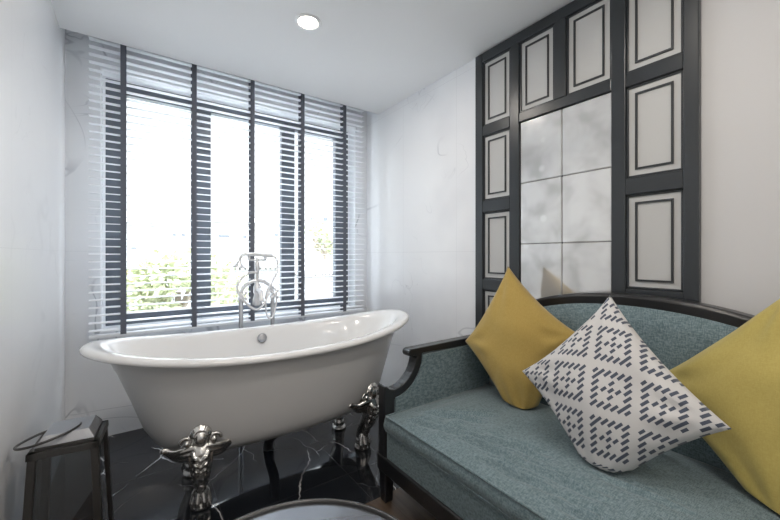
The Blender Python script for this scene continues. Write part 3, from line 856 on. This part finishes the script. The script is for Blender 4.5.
# ------------------------------------------------------------------ downlights
def downlight(x, y, label, power):
    d = thing('downlight', label, 'downlight', (x, y, ZC), group='recessed ceiling downlights')
    MB().lathe([(0.052,-0.001),(0.072,0.0),(0.072,-0.004),(0.066,-0.007),(0.056,-0.006),(0.052,-0.004)], (x, y, ZC), 40, ring=True).build('trim_ring', M['reveal'], d, smooth=True)
    MB().lathe([(0,-0.0035),(0.053,-0.0035),(0.053,-0.0005),(0,-0.0005)], (x, y, ZC), 40).build('lens', M['lamp'], d)
    l = bpy.data.lights.new('downlight_beam', 'AREA'); l.shape = 'DISK'; l.size = 0.10; l.energy = power; l.color = (1.0, 0.92, 0.84)
    o = bpy.data.objects.new('downlight_beam', l); COL.objects.link(o); o.parent = d; o.location = (0, 0, -0.010)
dlp = P(308, 22, z=ZC)
downlight(dlp.x, dlp.y, 'round recessed lit downlight in the ceiling above the tub', 2.6)
for i, (x, y) in enumerate(((0.95, 0.45), (0.15, 0.35), (1.25, -1.0), (0.2, -1.0), (0.75, -2.2))):  # extra unseen downlights, added to brighten the interior
    downlight(x, y, 'unseen round ceiling downlight added as fill light over the sofa end of the room', 2.6)

# ------------------------------------------------------------------ outside
def out_mat(name, c, r=0.9): return simple(name, c, r)
M['stucco'] = out_mat('white stucco', (0.50, 0.495, 0.485)); M['stucco2'] = out_mat('pale cream stucco', (0.42, 0.395, 0.36))
M['roof'] = out_mat('weathered pale roof', (0.34, 0.32, 0.31)); M['wpane'] = out_mat('grey shuttered window', (0.14, 0.15, 0.165), 0.4)
M['orange'] = out_mat('orange awning', (0.60, 0.26, 0.08)); M['bark'] = out_mat('bark', (0.30, 0.25, 0.20))
M['leaf'] = out_mat('glare-paled yellow-green leaves', (0.46, 0.48, 0.30)); M['ground'] = out_mat('pale concrete ground', (0.55, 0.545, 0.53))  # leaf tone paled to carry the overexposed daylight outside
GZ = -3.2
struct(MB().box((-30, 3.3, GZ-0.2), (40, 60, GZ)).build('ground', M['ground']))
def house(label, ua, ub, y, depth, vtop, wins, wallm, roofed=True):
    xa, xb = xat(ua, y), xat(ub, y); zt = P((ua+ub)/2, vtop, y=y).z
    h = thing('house', label, 'house', ((xa+xb)/2, y, GZ), group='houses beyond the window')
    MB().box((xa, y, GZ), (xb, y+depth, zt)).build('wall', wallm, h)
    ov = 0.25
    if roofed:
        b = MB(); zr = zt + 0.16*depth
        b.add([(xa-ov,y-ov,zt),(xb+ov,y-ov,zt),(xb+ov,y+depth+ov,zt),(xa-ov,y+depth+ov,zt),(xa-ov,y+depth/2,zr),(xb+ov,y+depth/2,zr)],
              [(0,1,5,4),(2,3,4,5),(0,4,3),(1,2,5),(3,2,1,0)])
        b.build('roof', M['roof'], h)
    else: MB().box((xa-0.15, y-0.15, zt), (xb+0.15, y+depth+0.15, zt+0.3)).build('parapet', M['stucco'], h)
    for (u0, v0, u1, v1) in wins:
        a, c = P(u0, v0, y=y), P(u1, v1, y=y)
        f = MB().box((a.x, y-0.06, c.z), (c.x, y+0.02, a.z)).build('window', M['reveal'], h)
        k = 0.08
        MB().box((a.x+k, y-0.075, c.z+k), (c.x-k, y-0.055, a.z-k)).build('pane', M['wpane'], f)
    return h
house('white gabled house with small square windows seen through the left pane', 92, 150, 15, 3.5, 222, [(132,233,137,239),(138,233,143,239),(128,247,140,250)], M['stucco'])
house('long white house with a row of grey windows seen through the left pane', 156, 205, 20, 4, 217, [(162,232,167,239),(170,232,178,238),(179,232,187,238),(196,232,202,239)], M['stucco'])
house('cream house with one wide dark window seen through the middle pane', 212, 262, 25.5, 3, 222, [(217,233,231,239),(241,234,248,240)], M['stucco2'])
house('tall pale flat-roofed house seen through the right pane', 266, 372, 30, 4, 226, [(273,232,279,238),(309,216,315,222),(322,216,328,222)], M['stucco'], False)
# corrugated shed roof on the right, tiled low roof on the left
def shed(label, ua, ub, y, depth, v0, m):
    xa, xb = xat(ua, y), xat(ub, y); z = P((ua+ub)/2, v0, y=y).z
    h = thing('shed', label, 'shed', ((xa+xb)/2, y, GZ), group='low sheds beyond the window')
    MB().box((xa+0.15, y+0.2, GZ), (xb-0.15, y+depth-0.1, z-0.05)).build('wall', M['stucco'], h)
    b = MB(); n = 60; top, bot = [], []
    for k in range(n+1):
        x = xa+(xb-xa)*k/n; w = 0.05*math.sin(k*1.6)
        top.append((x, w))
    b.rings([[Vector((x, yy_, zz_+w+0.02)) for x, w in top] + [Vector((x, yy_, zz_+w-0.03)) for x, w in reversed(top)] for yy_, zz_ in ((y, z), (y+depth, z+depth*0.15))])
    b.build('corrugated_roof', m, h)
shed('low shed with a wavy corrugated roof seen through the right pane', 300, 352, 8.2, 2.2, 274, M['roof'])
shed('low pale roofed shed with ribs seen through the middle pane', 205, 285, 11, 3.0, 268, M['stucco2'])
xa, xb = xat(120, 9), xat(151, 9); za = P(135, 279, y=9).z
aw = thing('awning', 'orange awning seen low through the left pane beside the bush', 'awning', ((xa+xb)/2, 9, GZ))
MB().add([(xa,8.3,za-0.25),(xb,8.3,za-0.25),(xb,9.3,za+0.15),(xa,9.3,za+0.15),(xa,8.3,za-0.32),(xb,8.3,za-0.32),(xb,9.3,za+0.10),(xa,9.3,za+0.10)],
         [(0,1,2,3),(7,6,5,4),(0,4,5,1),(1,5,6,2),(2,6,7,3),(3,7,4,0)]).build('awning_cloth', M['orange'], aw)
b = MB()
for xx in (xa+0.05, xb-0.05): b.tube([(xx,8.4,GZ),(xx,8.4,za-0.29)], 0.03, 8)
b.build('awning_frame', M['iron'], aw)
def tree(label, u, v, y, rad, n, seed):
    rnd = random.Random(seed); c = P(u, v, y=y)
    t = thing('tree', label, 'tree', (c.x, y, GZ), group='trees beyond the window')
    b = MB(); b.tube(smoothpath([(c.x+0.1,y,GZ),(c.x,y,(GZ+c.z)/2),(c.x,y,c.z)], 5), [0.12-0.007*i for i in range(11)], 8)
    for k in range(6):
        d = Vector((rnd.uniform(-1,1), rnd.uniform(-1,1), rnd.uniform(0.1,1))).normalized()
        b.tube([Vector((c.x,y,c.z-rad*0.5)), c+Vector((d.x*rad*0.8, d.y*rad*0.8, d.z*rad*0.6))], [0.05,0.015], 6)
    b.build('trunk', M['bark'], t, smooth=True)
    b = MB()
    lumps = [(c+Vector((rnd.uniform(-1,1)*rad*0.75, rnd.uniform(-1,1)*rad*0.6, rnd.uniform(-1,1)*rad*0.55)), rad*rnd.uniform(0.3,0.55)) for _ in range(9)]
    for _ in range(n):
        cc, rr = rnd.choice(lumps)
        d = Vector((rnd.gauss(0,1), rnd.gauss(0,1), rnd.gauss(0,1))).normalized()
        p = cc + d*rr*rnd.uniform(0.6,1.0); s = rnd.uniform(0.05,0.10)
        a = Vector((rnd.gauss(0,1), rnd.gauss(0,1), rnd.gauss(0,1))).normalized(); e2 = a.cross(d).normalized()
        if e2.length < 0.1: continue
        e1 = e2.cross(a).normalized()
        b.add([p-e1*s, p+e2*s*0.45, p+e1*s, p-e2*s*0.45], [(0,1,2,3)])
    b.build('foliage', M['leaf'], t)
tree('leafy yellow-green tree seen low through the left pane', 178, 292, 7.5, 0.85, 2400, 1)
tree('small yellow-green tree seen low through the middle pane, behind the tap', 224, 300, 9.4, 0.75, 1500, 2)
tree('sparse green tree seen through the right pane', 325, 243, 12, 0.9, 1100, 3)

# ------------------------------------------------------------------ world, portals, camera
w = bpy.data.worlds.new('overcast sky'); S.world = w; w.use_nodes = True
nt = w.node_tree; bg = nt.nodes['Background']
c = nt.nodes.new('ShaderNodeTexCoord').outputs['Generated']
z = sepxyz(nt, c)[2]
col = mixc(nt, z.smooth(0.30, 0.95), (0.90, 0.95, 1.0), (0.78, 0.88, 1.0))
nt.links.new((z.smooth(0.30, 0.90) * 6.5 + 1.0).k, bg.inputs['Strength'])       # overcast: brightest overhead
nt.links.new(col, bg.inputs['Color'])
def portal(name, x0, x1, z0, z1, y, rot):
    l = bpy.data.lights.new(name, 'AREA'); l.shape = 'RECTANGLE'; l.size = x1-x0; l.size_y = z1-z0; l.cycles.is_portal = True
    o = bpy.data.objects.new(name, l); COL.objects.link(o); o.location = ((x0+x1)/2, y, (z0+z1)/2); o.rotation_euler = rot
portal('window_portal', x0, x1, 0.69, 2.33, YW+0.10, (-PI/2, 0, 0))
portal('fill_window_portal', RX0, RX1, RZ0, RZ1, YREAR-0.12, (PI/2, 0, 0))

cam = bpy.data.cameras.new('camera'); co = bpy.data.objects.new('camera', cam); COL.objects.link(co)
co.location = (0, 0, H); co.rotation_euler = (PI/2, 0, -YAW)
cam.sensor_fit = 'HORIZONTAL'; cam.sensor_width = 36; cam.lens = FOC/780*36; cam.shift_y = -5/780; cam.clip_start = 0.02
S.camera = co
S.view_settings.view_transform = 'Standard'; S.view_settings.look = 'None'; S.view_settings.gamma = 1; S.view_settings.use_curve_mapping = False
S.view_settings.exposure = 1.34
S.cycles.max_bounces = 14; S.cycles.diffuse_bounces = 8; S.cycles.glossy_bounces = 6; S.cycles.transparent_max_bounces = 24
S.cycles.caustics_reflective = False; S.cycles.sample_clamp_indirect = 6
S.cycles.use_denoising = True
